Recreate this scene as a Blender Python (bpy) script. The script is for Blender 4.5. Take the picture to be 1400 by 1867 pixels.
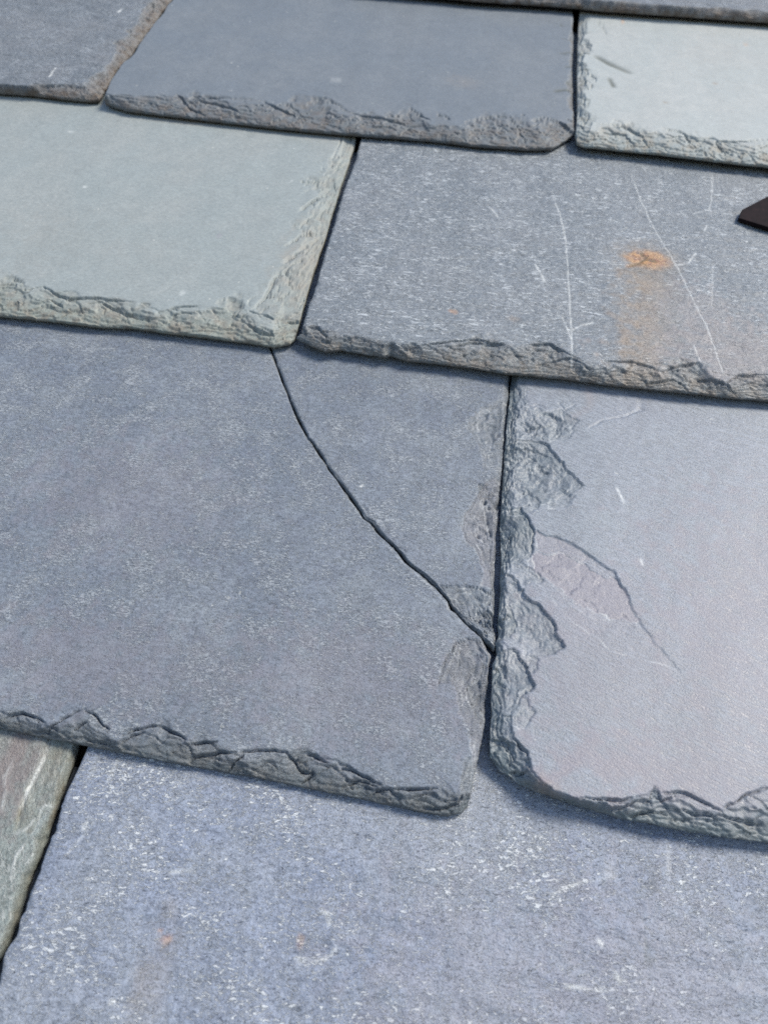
import bpy, math, random
import numpy as np
from mathutils import Matrix, Vector

for o in list(bpy.data.objects):
    bpy.data.objects.remove(o)
S = bpy.context.scene
MM = 0.001

# ------------------------------------------------------------------ camera, sky, sun, exposure
PITCH = math.radians(36)                 # roof pitch
F = 1350.0                               # focal length in photograph pixels (1400 x 1867)
CX, CY = 700.0, 933.5
CAM_H = 262.0                            # camera height above the roof plane, mm
d1 = np.array([348.0, 2013.0, -F]); d1 /= np.linalg.norm(d1)      # roof "up the slope" in camera axes
a_ = -0.135
d2 = np.array([1.0, a_, (348 + 2013 * a_) / F]); d2 /= np.linalg.norm(d2)   # roof "along the course"
nn = np.cross(d2, d1)
M = np.stack([d2, d1, nn])               # camera axes -> roof axes
ROOF_ORIGIN = Vector((0, 0, 3.2))
ROOF = Matrix.Translation(ROOF_ORIGIN) @ Matrix.Rotation(PITCH, 4, 'X')

cam_d = bpy.data.cameras.new('camera')
cam = bpy.data.objects.new('camera', cam_d)
S.collection.objects.link(cam)
cam_m = Matrix([[M[0][0], M[0][1], M[0][2], 0], [M[1][0], M[1][1], M[1][2], 0],
                [M[2][0], M[2][1], M[2][2], CAM_H * MM], [0, 0, 0, 1]])
cam.matrix_world = ROOF @ cam_m
cam_d.sensor_fit = 'VERTICAL'
cam_d.sensor_height = 8.0
cam_d.lens = 8.0 * F / 1867.0
cam_d.clip_start = 0.01
cam_d.clip_end = 200.0
cam_d.dof.use_dof = True
cam_d.dof.aperture_fstop = 2.9
S.camera = cam
S.cycles.use_denoising = False

W = bpy.data.worlds.new('World'); S.world = W; W.use_nodes = True
nt = W.node_tree
sky = nt.nodes.new('ShaderNodeTexSky'); sky.sky_type = 'NISHITA'; sky.sun_disc = False
bg = nt.nodes['Background']; bg.inputs['Strength'].default_value = 0.07
nt.links.new(sky.outputs['Color'], bg.inputs['Color'])
# direction towards the sun, in roof axes (along course, up slope, out of the roof)
sun_roof = Vector((0.54, 0.44, 0.72)).normalized()
sun_w = (ROOF.to_3x3() @ sun_roof).normalized()
sky.sun_elevation = math.asin(sun_w.z)
sky.sun_rotation = math.atan2(sun_w.x, sun_w.y)
sun_d = bpy.data.lights.new('sun', 'SUN'); sun_d.energy = 1.5; sun_d.angle = math.radians(20)
sun_d.color = (1.0, 0.94, 0.84)
sun = bpy.data.objects.new('sun', sun_d); S.collection.objects.link(sun)
sun.location = ROOF_ORIGIN + Vector((0, 0, 5))
sun.rotation_euler = sun_w.to_track_quat('Z', 'Y').to_euler()
vs = S.view_settings
vs.view_transform = 'Standard'; vs.look = 'None'; vs.gamma = 1.0; vs.use_curve_mapping = False
vs.exposure = 1.64

# ------------------------------------------------------------------ numpy noise
def _hash(ix, iy, seed):
    h = (ix.astype(np.int64) * 374761393 + iy.astype(np.int64) * 668265263 + seed * 974711 + 12345) & 0xFFFFFFFF
    h = ((h ^ (h >> 13)) * 1274126177) & 0xFFFFFFFF
    h = ((h ^ (h >> 16)) * 2246822519) & 0xFFFFFFFF
    return ((h ^ (h >> 15)) & 0xFFFFFF) / float(0xFFFFFF)

def vnoise(x, y, seed=0):
    """gradient noise, about -0.7..0.7"""
    ix, iy = np.floor(x), np.floor(y)
    fx, fy = x - ix, y - iy
    ux = fx * fx * fx * (fx * (fx * 6 - 15) + 10); uy = fy * fy * fy * (fy * (fy * 6 - 15) + 10)
    def g(dx, dy):
        a = _hash(ix + dx, iy + dy, seed) * 6.2831853
        return np.cos(a) * (fx - dx) + np.sin(a) * (fy - dy)
    a = g(0, 0); b = g(1, 0); c = g(0, 1); d = g(1, 1)
    return (a + (b - a) * ux) * (1 - uy) + (c + (d - c) * ux) * uy

def fbm(x, y, seed=0, oct=4, gain=0.5):
    r = np.zeros_like(x); amp = 1.0
    for i in range(oct):
        r += amp * vnoise(x + i * 17.3, y - i * 9.1, seed + i); x = x * 2.03; y = y * 2.03; amp *= gain
    return r

def facets(x, y, seed):
    """broken-stone relief: cells with random level and tilt"""
    ix, iy = np.floor(x), np.floor(y)
    best = np.full(x.shape, 9e9); val = np.zeros_like(x)
    for dx in (-1, 0, 1):
        for dy in (-1, 0, 1):
            jx, jy = ix + dx, iy + dy
            px = jx + _hash(jx, jy, seed); py = jy + _hash(jx, jy, seed + 1)
            d = (x - px) ** 2 + (y - py) ** 2
            v = (_hash(jx, jy, seed + 2) - 0.5) + (x - px) * (_hash(jx, jy, seed + 3) - 0.5) * 2.2 + (y - py) * (_hash(jx, jy, seed + 4) - 0.5) * 2.2
            m = d < best
            best[m] = d[m]; val[m] = v[m]
    return val

def sstep(a, b, x):
    t = np.clip((x - a) / (b - a), 0, 1)
    return t * t * (3 - 2 * t)

# ------------------------------------------------------------------ photograph pixel -> roof point
CAMP = np.array([0.0, 0.0, CAM_H])
def ray(px):
    px = np.asarray(px, float).reshape(-1, 2)
    c = np.stack([px[:, 0] - CX, CY - px[:, 1], np.full(len(px), -F)], 1)
    return c @ M.T
def hit(px, z0, k=0.0, y0=0.0):
    """roof (x, y) where the sight line of a photograph pixel meets z = z0 + k (y - y0), mm"""
    D = ray(px)
    t = (z0 + k * (CAMP[1] - y0) - CAMP[2]) / (D[:, 2] - k * D[:, 1])
    P = CAMP + D * t[:, None]
    return P[:, :2]

def arclen(p):
    return np.concatenate([[0], np.cumsum(np.hypot(*np.diff(p, axis=0).T))])
def resample(p, t):
    s = arclen(p)
    return np.stack([np.interp(t, s, p[:, 0]), np.interp(t, s, p[:, 1])], 1)
def jitter(p, seed, amp, keep=1.5):
    """roughen an outline (resampled every 0.3 mm), ends kept"""
    s = arclen(p); L = s[-1]
    n = max(8, int(L / 0.3)); t = np.linspace(0, L, n)
    q = resample(p, t)
    tg = np.gradient(q, axis=0); tg /= np.maximum(1e-9, np.hypot(tg[:, 0], tg[:, 1]))[:, None]
    nr = np.stack([-tg[:, 1], tg[:, 0]], 1)
    z = np.zeros(n)
    j = vnoise(t / 6.0, z + .37, seed) * 1.0 + vnoise(t / 2.2, z + .71, seed + 5) * 0.65 + vnoise(t / 0.9, z + .13, seed + 9) * 0.35
    w = sstep(0, keep, t) * sstep(0, keep, L - t)
    return q + nr * (j * amp * w)[:, None]

def seg_dist(P, poly, closed=False):
    """for points P: distance to a polyline, arc length of the nearest point"""
    q = np.asarray(poly, float)
    if closed: q = np.vstack([q, q[:1]])
    s0 = arclen(q)
    bd = np.full(len(P), 1e18); bs = np.zeros(len(P))
    for i in range(len(q) - 1):
        a, b = q[i], q[i + 1]; e = b - a; l2 = max(1e-12, e @ e)
        t = np.clip(((P - a) @ e) / l2, 0, 1)
        d = ((P - a - t[:, None] * e) ** 2).sum(1)
        m = d < bd
        bd[m] = d[m]; bs[m] = s0[i] + t[m] * math.sqrt(l2)
    return np.sqrt(bd), bs
def inside(P, q):
    q = np.asarray(q, float); r = np.zeros(len(P), bool); n = len(q)
    for i in range(n):
        x1, y1 = q[i]; x2, y2 = q[(i + 1) % n]
        c = ((y1 > P[:, 1]) != (y2 > P[:, 1]))
        if y1 != y2:
            r ^= c & (P[:, 0] < (x2 - x1) * (P[:, 1] - y1) / (y2 - y1) + x1)
    return r

# ------------------------------------------------------------------ procedural slate material
def slate_material(name, c1, c2, c3=None, fleck=0.0, fth=(.64, .54), fleck_c=(.42, .44, .46), chip=(.16, .16, .15), chip2=(.2, .17, .13),
                   tint=(.2, .16, .2), grain=0.35, gscale=1.0, rough=0.58, bump=0.25, streak=1.0, spec=0.3, fst=.45, fcl=.075, mm_=.45, fsc=1.0, lines_=1.0, specks=.35, runoff=.06, seed=0.0, angle=0.0):
    m = bpy.data.materials.new(name); m.use_nodes = True
    t = m.node_tree; N = t.nodes; L = t.links
    b = N['Principled BSDF']
    def node(k, **kw):
        n = N.new(k)
        for a, v in kw.items(): setattr(n, a, v)
        return n
    tc = node('ShaderNodeTexCoord')
    mp = node('ShaderNodeMapping'); mp.inputs['Scale'].default_value = (1000, 1000, 1000)
    mp.inputs['Location'].default_value = (seed * 31.7, seed * 17.3, seed * 7.7)
    mp.inputs['Rotation'].default_value = (0, 0, angle)
    L.new(tc.outputs['Object'], mp.inputs['Vector'])
    def vec(sx, sy):
        v = node('ShaderNodeVectorMath', operation='MULTIPLY'); v.inputs[1].default_value = (sx, sy, 1)
        L.new(mp.outputs['Vector'], v.inputs[0]); return v.outputs[0]
    def noise(scale, detail=3, rgh=.55, v=None, dist=0.0):
        n = node('ShaderNodeTexNoise'); n.inputs['Scale'].default_value = scale; n.inputs['Detail'].default_value = detail
        n.inputs['Roughness'].default_value = rgh; n.inputs['Distortion'].default_value = dist
        L.new(v if v is not None else mp.outputs['Vector'], n.inputs['Vector']); return n.outputs['Fac']
    def ramp(x, a, bb, lo=0.0, hi=1.0):
        n = node('ShaderNodeMapRange'); n.interpolation_type = 'SMOOTHSTEP'
        n.inputs['From Min'].default_value = a; n.inputs['From Max'].default_value = bb
        n.inputs['To Min'].default_value = lo; n.inputs['To Max'].default_value = hi
        L.new(x, n.inputs['Value']); return n.outputs['Result']
    def math_(op, x, y):
        n = node('ShaderNodeMath', operation=op)
        for i, q in enumerate((x, y)):
            if isinstance(q, (int, float)): n.inputs[i].default_value = q
            else: L.new(q, n.inputs[i])
        return n.outputs[0]
    def mix(fac, A, B, mode='MIX'):
        n = node('ShaderNodeMix', data_type='RGBA', blend_type=mode)
        if isinstance(fac, (int, float)): n.inputs[0].default_value = fac
        else: L.new(fac, n.inputs[0])
        for i, q in ((6, A), (7, B)):
            if isinstance(q, tuple): n.inputs[i].default_value = (*q, 1)
            else: L.new(q, n.inputs[i])
        return n.outputs[2]
    def attr(nm):
        n = node('ShaderNodeAttribute'); n.attribute_name = nm; return n.outputs['Fac']
    big = ramp(noise(0.022, 4, .55), .36, .64)
    mid = ramp(noise(0.11, 4, .6, dist=.6), .33, .67)
    col = mix(big, c1, c2)
    col = mix(math_('MULTIPLY', mid, mm_), col, c3 or tuple(x * .86 for x in c1))
    # fine mineral grain
    g1 = noise(.72 * gscale, 4, .72, vec(.62 / streak ** .5, 1.0 * streak ** .5))
    g2 = noise(1.5 * gscale, 2, .6)
    g = math_('ADD', math_('MULTIPLY', ramp(g1, .3, .7), .65), math_('MULTIPLY', ramp(g2, .3, .7), .35))
    k = node('ShaderNodeMapRange'); k.inputs['To Min'].default_value = 1 - grain; k.inputs['To Max'].default_value = 1 + grain
    L.new(g, k.inputs['Value'])
    gv = node('ShaderNodeVectorMath', operation='SCALE'); L.new(col, gv.inputs[0]); L.new(k.outputs['Result'], gv.inputs['Scale'])
    col = gv.outputs[0]
    height = math_('MULTIPLY', g, .35)
    # short pale flakes of cleaved mica lying along the grain
    if fleck > 0:
        f1 = noise(.95 * fsc, 4, .62, vec(fst, 1.0), .7)
        f2 = noise(fcl, 4, .65)
        f3 = noise(1.7 * fsc, 3, .6, vec(.5, 1.0), .4)
        th = ramp(f2, .3, .7, fth[0], fth[1])
        d = math_('SUBTRACT', f1, th)
        fm = ramp(d, 0.0, .07)
        d3 = math_('SUBTRACT', f3, math_('ADD', th, .04))
        fm = math_('MAXIMUM', fm, math_('MULTIPLY', ramp(d3, 0, .06), .75))
        dk = ramp(math_('SUBTRACT', .395, f1), 0, .08)      # small pits between the flakes
        col = mix(math_('MULTIPLY', dk, .22 * fleck), col, tuple(x * .55 for x in c1))
        # thin curling rims of lifted flakes
        w1 = noise(.48 * fsc, 3, .6, vec(.6, 1.0), .6)
        ln = ramp(math_('ABSOLUTE', math_('SUBTRACT', w1, .5), 0), .016, .004)
        lm = ramp(noise(.13, 3, .6), .5, .62)
        fm = math_('MAXIMUM', fm, math_('MULTIPLY', math_('MULTIPLY', ln, lm), .8 * lines_))
        col = mix(math_('MULTIPLY', fm, min(1, fleck)), col, fleck_c)
        height = math_('ADD', height, math_('MULTIPLY', math_('SUBTRACT', fm, dk), .5 * fleck))
    # rain runs down the slope, dust specks and tiny lichen dots
    if runoff > 0:
        ro = noise(.06, 4, .6, vec(1.0, .10), .3)
        rk = node('ShaderNodeMapRange'); rk.inputs['From Min'].default_value = .3; rk.inputs['From Max'].default_value = .7
        rk.inputs['To Min'].default_value = 1 - runoff; rk.inputs['To Max'].default_value = 1 + runoff
        L.new(ro, rk.inputs['Value'])
        rv = node('ShaderNodeVectorMath', operation='SCALE'); L.new(col, rv.inputs[0]); L.new(rk.outputs['Result'], rv.inputs['Scale'])
        col = rv.outputs[0]
    if specks > 0:
        s1 = noise(.30, 2, .55)
        col = mix(math_('MULTIPLY', ramp(s1, .725, .76), specks), col, (.50, .50, .45))
        s2 = noise(.42, 2, .5, vec(1.0, 1.3))
        col = mix(math_('MULTIPLY', ramp(s2, .285, .25), specks * .8), col, (.13, .115, .09))
    # purple / green bands that belong to the stone
    col = mix(math_('MULTIPLY', attr('tint'), 1.0), col, tint)
    # freshly broken and weathered edge stone
    cn = ramp(noise(.16, 4, .65), .38, .66)
    cc = mix(cn, chip, chip2)
    cg = ramp(noise(1.4, 3, .65), .25, .75, .72, 1.25)
    cs = node('ShaderNodeVectorMath', operation='SCALE'); L.new(cc, cs.inputs[0]); L.new(cg, cs.inputs['Scale'])
    col = mix(attr('chip'), col, cs.outputs[0])
    col = mix(attr('stain'), col, (.25, .195, .14))
    # rust
    rn = ramp(noise(.5, 4, .65), .33, .55)
    rc = mix(rn, (.30, .095, .045), (.60, .33, .14))
    col = mix(attr('rust'), col, rc)
    col = mix(attr('olive'), col, (.05, .055, .035))
    pn = ramp(noise(1.1, 3, .7), .26, .5)
    col = mix(math_('MULTIPLY', attr('pale'), pn), col, (.64, .65, .62))
    L.new(col, b.inputs['Base Color'])
    r = ramp(g1, .3, .7, rough - .08, rough + .1)
    L.new(r, b.inputs['Roughness'])
    b.inputs['Specular IOR Level'].default_value = spec
    bp = node('ShaderNodeBump'); bp.inputs['Strength'].default_value = 1.0; bp.inputs['Distance'].default_value = bump * .001
    L.new(height, bp.inputs['Height']); L.new(bp.outputs['Normal'], b.inputs['Normal'])
    return m

# ------------------------------------------------------------------ the roof
roof = bpy.data.objects.new('slate_roof', None)
S.collection.objects.link(roof)
roof.matrix_world = ROOF
roof['label'] = 'slate roof of overlapping grey, blue and pale green slates, one cracked across'
roof['category'] = 'roof'
roof['kind'] = 'thing'
roof.empty_display_size = 0.05

E = 206.0        # exposed height of a course
T = 7.0          # slate thickness

def link_mesh(name, me, parent, mat):
    o = bpy.data.objects.new(name, me); S.collection.objects.link(o)
    o.parent = parent; me.materials.append(mat)
    return o

def make_mesh(name, V, Q, smooth=True, tri=None):
    me = bpy.data.meshes.new(name)
    nv = len(V); nq = len(Q); ntr = 0 if tri is None else len(tri)
    me.vertices.add(nv); me.vertices.foreach_set('co', np.ascontiguousarray(V, np.float32).ravel())
    idx = Q.ravel() if ntr == 0 else np.concatenate([Q.ravel(), tri.ravel()])
    me.loops.add(len(idx)); me.loops.foreach_set('vertex_index', idx.astype(np.int32))
    me.polygons.add(nq + ntr)
    st = np.concatenate([np.arange(nq) * 4, nq * 4 + np.arange(ntr) * 3]).astype(np.int32)
    me.polygons.foreach_set('loop_start', st)
    me.polygons.foreach_set('use_smooth', np.full(nq + ntr, smooth))
    me.update(calc_edges=True); me.validate()
    return me

def steps(L, fine, mid, band0, band1, cut=None, far=6.0, lo=None):
    """sample positions 0..L: fine near the ends, mid inside, far beyond cut / before lo"""
    out = [0.0]; t = 0.0
    while t < L:
        s = mid
        if t < band0 or (band1 and t > L - band1): s = fine
        if cut is not None and t > cut: s = far
        if lo is not None and t < lo: s = far
        t += s; out.append(min(t, L))
    if len(out) > 2 and out[-1] - out[-2] < .2: out.pop(-2)
    return np.array(out) / L

class Edge:
    """how one edge of a slate is dressed"""
    def __init__(s, rim=3.0, w=5.0, gamma=.62, wmin=1.0, arch=12.0, arcs=(), env=None, rnd=1.0, fac=.5, ref=None, jit=.35, chip=1.0, groove=.25, lay=1.0, gw=.34, nz=0.0):
        s.__dict__.update(locals())

INFO = {}
def build_slate(label, mat, tail, left, right, lift=0.0, T=T, te=None, le=None, re=None, scars=(), lines=(), spots=(), tints=(),
                ext_l=None, ext_r=None, seed=1, fine=.45, mid=.9, und=.25, rough=0.0, vis=E + 14, ytail=None, name='slate', parts=None,
                lo=None, cutx=None, head=2 * E - 8, mm=False, umid=None):
    te = te or Edge(rim=5.0, w=9); le = le or Edge(); re = re or Edge()
    zt = lift; k = -(T + lift) / E
    if mm:
        tp = np.array(tail, float); lp = np.array(left, float); rp = np.array(right, float)
        yt = tp[:, 1].mean() if ytail is None else ytail
        top = lambda px, off=0.0: np.asarray(px, float)
    else:
        yt = hit(np.mean(np.array(tail, float), 0), zt - te.rim)[0, 1] if ytail is None else ytail   # y of the tail edge
        top = lambda px, off=0.0: (np.asarray(px[1], float).reshape(-1, 2).copy() if isinstance(px, tuple) and isinstance(px[0], str) else hit(px, zt - off, k, yt))
        tp = top(tail, te.rim)
        lp = top(left, le.rim if le.ref is None else le.ref); rp = top(right, re.rim if re.ref is None else re.ref)
    if ext_l is not None:          # carry the tail on beyond the picture
        sl = (tp[2] - tp[0]) / np.hypot(*(tp[2] - tp[0]))
        tp = np.vstack([tp[0] - sl * ext_l, tp]); lp = np.array([tp[0], tp[0] + (0, 40)])
    if ext_r is not None:
        sl = (tp[-1] - tp[-3]) / np.hypot(*(tp[-1] - tp[-3]))
        tp = np.vstack([tp, tp[-1] + sl * ext_r]); rp = np.array([tp[-1], tp[-1] + (0, 40)])
    lp[0] = tp[0]; rp[0] = tp[-1]
    yh = yt + head
    for_end = []
    sides = []
    for p in (lp, rp):             # carry each side up under the courses above
        v = p[-1] - p[max(0, len(p) - 3)]
        sx = np.clip(v[0] / max(1e-6, v[1]), -.8, .8) if not mm else 0
        y1 = min(yh, p[-1][1] + 30)
        q = [p[-1] + ((y1 - p[-1][1]) * sx, y1 - p[-1][1])]
        if y1 < yh - 1: q.append(np.array([q[-1][0], yh]))
        sides.append(np.vstack([p, np.array(q)]))
    lp, rp = sides
    tj = jitter(tp, seed, te.jit); lj = jitter(lp, seed + 20, le.jit); rj = jitter(rp, seed + 40, re.jit)
    hj = np.array([lj[-1], rj[-1]])
    Lt, Ll, Lr = arclen(tj)[-1], arclen(lj)[-1], arclen(rj)[-1]
    if ext_l is not None: lo = ext_l * .6
    if ext_r is not None: cutx = Lt - ext_r * .6
    u = steps(max(Lt, 60), fine, umid or mid, 20 if ext_l is None else 0, 20 if ext_r is None else 0, cutx, 1.6, lo)
    v = steps(.5 * (Ll + Lr), fine, mid, 20, 0, vis, 8.0)
    C0 = resample(tj, u * Lt); C1 = resample(hj, u * arclen(hj)[-1]); D0 = resample(lj, v * Ll); D1 = resample(rj, v * Lr)
    nu, nv = len(u), len(v)
    U = u[None, :, None]; Vv = v[:, None, None]
    P = (1 - Vv) * C0[None] + Vv * C1[None] + (1 - U) * D0[:, None] + U * D1[:, None] - (
        (1 - U) * (1 - Vv) * C0[0] + U * (1 - Vv) * C0[-1] + (1 - U) * Vv * C1[0] + U * Vv * C1[-1])
    P = P.reshape(-1, 2)
    n = len(P); x, y = P[:, 0], P[:, 1]
    A = {a: np.zeros(n) for a in ('chip', 'rust', 'stain', 'pale', 'tint', 'olive')}
    dep = np.zeros(n)
    near = y < yt + vis + 25
    rs = np.random.RandomState(seed * 7 + 3)
    wx = fbm(x / 7, y / 7, seed + 60, 3) ; wy = fbm(x / 5, y / 5, seed + 70, 3)
    fx = facets(x / 10 + wx * .45, y / 7 + wy * .45, seed + 80) * 1.0 + facets(x / 5.5 + wx * .5, y / 4 + wy * .5, seed + 90) * .3 + fbm(x / 1.6, y / 1.6, seed + 97, 2) * .04
    rag = 1.3 * (np.abs(fbm(x / 13, y / 13, seed + 61, 2)) * 2 - .45) + .25 * vnoise(x / 2.5, y / 2.5, seed + 63)      # ragged, cusped wander of broken outlines
    lay = fbm(x / 20 + wx * .12, y / 13 + wy * .12, seed + 98, 2) + .10 * vnoise(x / 2.2, y / 2.2, seed + 99)
    fib = fbm(x / 9 + wx * .6, y / 1.0, seed + 95, 3)              # cleavage layers seen end on
    for e, poly in ((te, tp), (le, lp), (re, rp)):
        L = arclen(poly)[-1]
        wmax = max(e.w * 2.2, 6) + 8
        d, s = seg_dist(P, poly)
        m = near & (d < max(wmax, 26))
        if not m.any(): continue
        dd = d[m] + wy[m] * .55 * min(1, e.w / 6); ss = s[m] + wx[m] * 2.0
        # envelope of the dressed band
        if e.env is not None:
            ep = top(e.env, 0.0) if not mm else np.array(e.env, float)
            ed, es = seg_dist(ep, poly); o = np.argsort(es)
            B = np.interp(ss, es[o], ed[o])
            B = np.maximum(B + .5 * vnoise(ss / 2.5, ss * 0, seed + 3), .5)
        else:
            B = np.full(ss.shape, e.wmin)
            t = -e.arch
            while t < L + e.arch:
                hw = e.arch * rs.uniform(.45, 1.25); h = e.w * rs.uniform(.45, 1.3); sk = rs.uniform(-.5, .5)
                xx = (ss - t) / hw; xx = xx + sk * (1 - np.clip(xx * xx, 0, 1)) * .6
                B = np.maximum(B, h * np.sqrt(np.clip(1 - np.abs(xx) ** 1.7, 0, 1)))
                t += e.arch * rs.uniform(.5, 1.2)
        B = B * (1 + .30 * rag[m]) * np.clip(.95 + 1.1 * vnoise(ss / 26, ss * 0 + 2.2, seed + 8), .45, 1.25) + .25 * vnoise(ss / 1.8, dd / 6, seed + 4) * min(1, e.w / 6)
        B = np.maximum(B, .3)
        q = np.clip(dd / B, 0, 1)
        band = sstep(1.05, .8, dd / B)
        D = e.rim * (.22 * (1 - q) + .78 * (1 - q ** e.gamma))
        # individual flake scars inside the band: traced, then random ones
        arcs = []
        for ar in e.arcs:
            ap = top(ar, 0.0); ad, as_ = seg_dist(ap, poly)
            o = np.argsort(as_); arcs.append((as_[o], ad[o], .85, 1))
        t = rs.uniform(0, 6)
        while t < L and e.rnd > 0:
            hw = e.arch * rs.uniform(.3, .9); h = rs.uniform(.3, .95); sk = rs.uniform(-.5, .3)
            g = np.linspace(-1, 1, 9); sg = t + hw * (g + sk * (1 - g * g))
            Bc = np.interp(t, ss[np.argsort(ss)][::50], B[np.argsort(ss)][::50])
            arcs.append((np.sort(sg), Bc * h * (1 - np.abs(g) ** 2) ** .5 + .2, .45 * e.rnd * rs.uniform(.4, 1.3), 0))
            t += e.arch * rs.uniform(.3, .8)
        for sg, bg_, stp, traced in arcs:
            ok = (ss > sg[0]) & (ss < sg[-1])
            if not ok.any(): continue
            Bi = np.interp(ss[ok], sg, bg_)
            win = np.sin(np.pi * np.clip((ss[ok] - sg[0]) / (sg[-1] - sg[0]), 0, 1)) ** .45
            xx = Bi - dd[ok]
            saw = np.where(xx > 0, np.exp(-np.maximum(xx, 0) / 3.5) * sstep(0, .3, xx), 0)
            gr = np.exp(-((xx - .25) / e.gw) ** 2) * e.groove * (2.4 if traced else 1.0)
            D[ok] += (stp * saw + gr) * win
            if traced: band[ok] = np.maximum(band[ok], (xx > 0) * 1.0)
        fe = 1.15 * facets(ss / 13 + .16 * dd + wx[m] * .25, dd / 7 - ss / 40 + wy[m] * .25, seed + 81) + .22 * facets(ss / 5 + .2 * dd + wx[m] * .3, dd / 3 + wy[m] * .3, seed + 91)
        D += band * (fe * e.fac * np.minimum(1, e.rim / 3) + fib[m] * .05 * e.fac)
        if e.nz: D += band * e.nz * (fbm(x[m] / 4.5, y[m] / 4.5, seed + 66, 3) + .5 * np.abs(vnoise(x[m] / 2.2, y[m] / 2.2, seed + 67)))
        if e.rim > 2.5:
            Lh = 1.0 * e.lay
            qq = D / Lh + 2.0 * lay[m]
            fl = np.floor(qq)
            Dt = (fl + sstep(.72, 1.0, qq - fl) - 2.0 * lay[m]) * Lh
            D = np.where(band > 0, D + (Dt - D) * .7 * band * sstep(0, .5, D), D)
        D = np.clip(D, 0, T - .6)
        dep[m] = np.maximum(dep[m], D)
        A['chip'][m] = np.maximum(A['chip'][m], band * e.chip * np.clip(.22 + 1.0 * (1 - q), 0, 1))
    # traced scars in the face
    for sc in scars:
        pp = top(sc['p'], sc.get('off', 0.0))
        lo_, hi_ = pp.min(0) - 3, pp.max(0) + 3
        m = near & (x > lo_[0]) & (x < hi_[0]) & (y > lo_[1]) & (y < hi_[1])
        if not m.any(): continue
        wp = sc.get('warp', 1.0)
        PP = np.stack([x[m] + wx[m] * wp + fbm(x[m] / 2.2, y[m] / 2.2, seed + 62, 2) * .7 * wp, y[m] + wy[m] * wp + rag[m] * .6 * wp], 1)
        d, s = seg_dist(PP, pp, True); ins = inside(PP, pp)
        sd = np.where(ins, d, -d)
        dr = np.array(sc.get('dir', (0, 1)), float); dr /= np.hypot(*dr)
        pr = (PP - pp.mean(0)) @ dr; ex = np.abs((pp - pp.mean(0)) @ dr).max()
        wgt = np.clip(.5 + .75 * pr / ex, sc.get('wmin', 0.0), 1)
        g = sstep(0, sc.get('soft', .35), sd)
        D = sc.get('step', .6) * g * wgt + sc.get('slope', .06) * np.maximum(sd, 0)
        D += g * sc.get('rip', .1) * np.sin(np.maximum(sd, 0) * 2 * np.pi / sc.get('lam', 2.6) + wx[m] * 7 + wy[m] * 5) * np.clip(sd / 2, 0, 1) * np.clip(.5 + 1.6 * wy[m], 0, 1)
        D += g * sc.get('fac', .3) * fx[m] * np.clip(sd / 1.5, 0, 1)
        D += np.exp(-((sd - .2) / .35) ** 2) * sc.get('groove', .25) * wgt
        if sc.get('slope', .06) > 0:
            for o_, st_ in ((1.7, .30), (3.9, .36), (7.0, .42), (11.0, .4)):
                e_ = sd - o_ * (1 + 1.3 * lay[m]) - .8 * rag[m]
                D += sc.get('nest', 1.0) * g * st_ * (sstep(0, .35, e_) * (.35 + .65 * wgt) + .6 * np.exp(-((e_ - .25) / .32) ** 2)) * np.clip(.6 + 1.4 * wy[m], .1, 1)
                A['pale'][m] = np.maximum(A['pale'][m], .22 * g * np.exp(-((e_ + .25) / .28) ** 2) * np.clip(.3 + 1.8 * wx[m], 0, 1) * sc.get('nest', 1.0))
        D = np.maximum(D, 0)
        dep[m] += D
        A['chip'][m] = np.maximum(A['chip'][m], g * sc.get('chip', .7) * np.clip(.3 + .75 * wgt * np.exp(-np.maximum(sd, 0) / 14) + .5 * lay[m] + .05 * sd, 0, 1))
        A['pale'][m] = np.maximum(A['pale'][m], .38 * np.exp(-((sd - .1) / .3) ** 2) * np.clip(1.1 - 1.3 * wgt, 0, 1) * np.clip(.5 + 1.5 * wx[m], 0, 1))
        if 'tint' in sc: A['tint'][m] = np.maximum(A['tint'][m], g * sc['tint'])
    # hairline cracks, ridges and scratches
    for ln in lines:
        pp = top(ln['p'], 0.0); wd = ln.get('w', .5)
        lo_, hi_ = pp.min(0) - 4, pp.max(0) + 4
        m = near & (x > lo_[0]) & (x < hi_[0]) & (y > lo_[1]) & (y < hi_[1])
        PP = np.stack([x[m] + wx[m] * ln.get('warp', .4), y[m] + wy[m] * ln.get('warp', .4)], 1)
        d, s = seg_dist(PP, pp); L = arclen(pp)[-1]
        g = np.exp(-(d / wd) ** 2) * sstep(-.2, .12, s / L) * sstep(-.2, .12, 1 - s / L)
        brk = np.clip(.75 + .9 * vnoise(s / ln.get('brk', 3.0), s * 0 + 3.3, seed + 33), 0, 1)
        dep[m] += g * ln.get('d', .4) * brk
        for a in ('pale', 'rust', 'olive', 'chip', 'stain'):
            if a in ln: A[a][m] = np.maximum(A[a][m], g * ln[a] * brk)
    # blotches of colour that belong to the stone or lie on it
    for sp in list(spots) + list(tints):
        a, c, rx, ry, amt = sp[:5]; warp = sp[5] if len(sp) > 5 else .6
        cc = top([c], 0.0)[0]
        r = np.hypot((x - cc[0]) / rx + wx * warp, (y - cc[1]) / ry + wy * warp)
        A[a] = np.maximum(A[a], amt * (sstep(1.4, .0, r) if a == 'stain' else sstep(1.15, .35, r)) * np.clip(.8 + .5 * wx, 0, 1))
    # relief of the cleaved face
    f = 1 - np.clip(A['chip'], 0, 1)
    z = -dep + und * fbm(x / 45, y / 45, seed + 11, 2) + .05 * fbm(x / 8, y / 8, seed + 12, 3)
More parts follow.
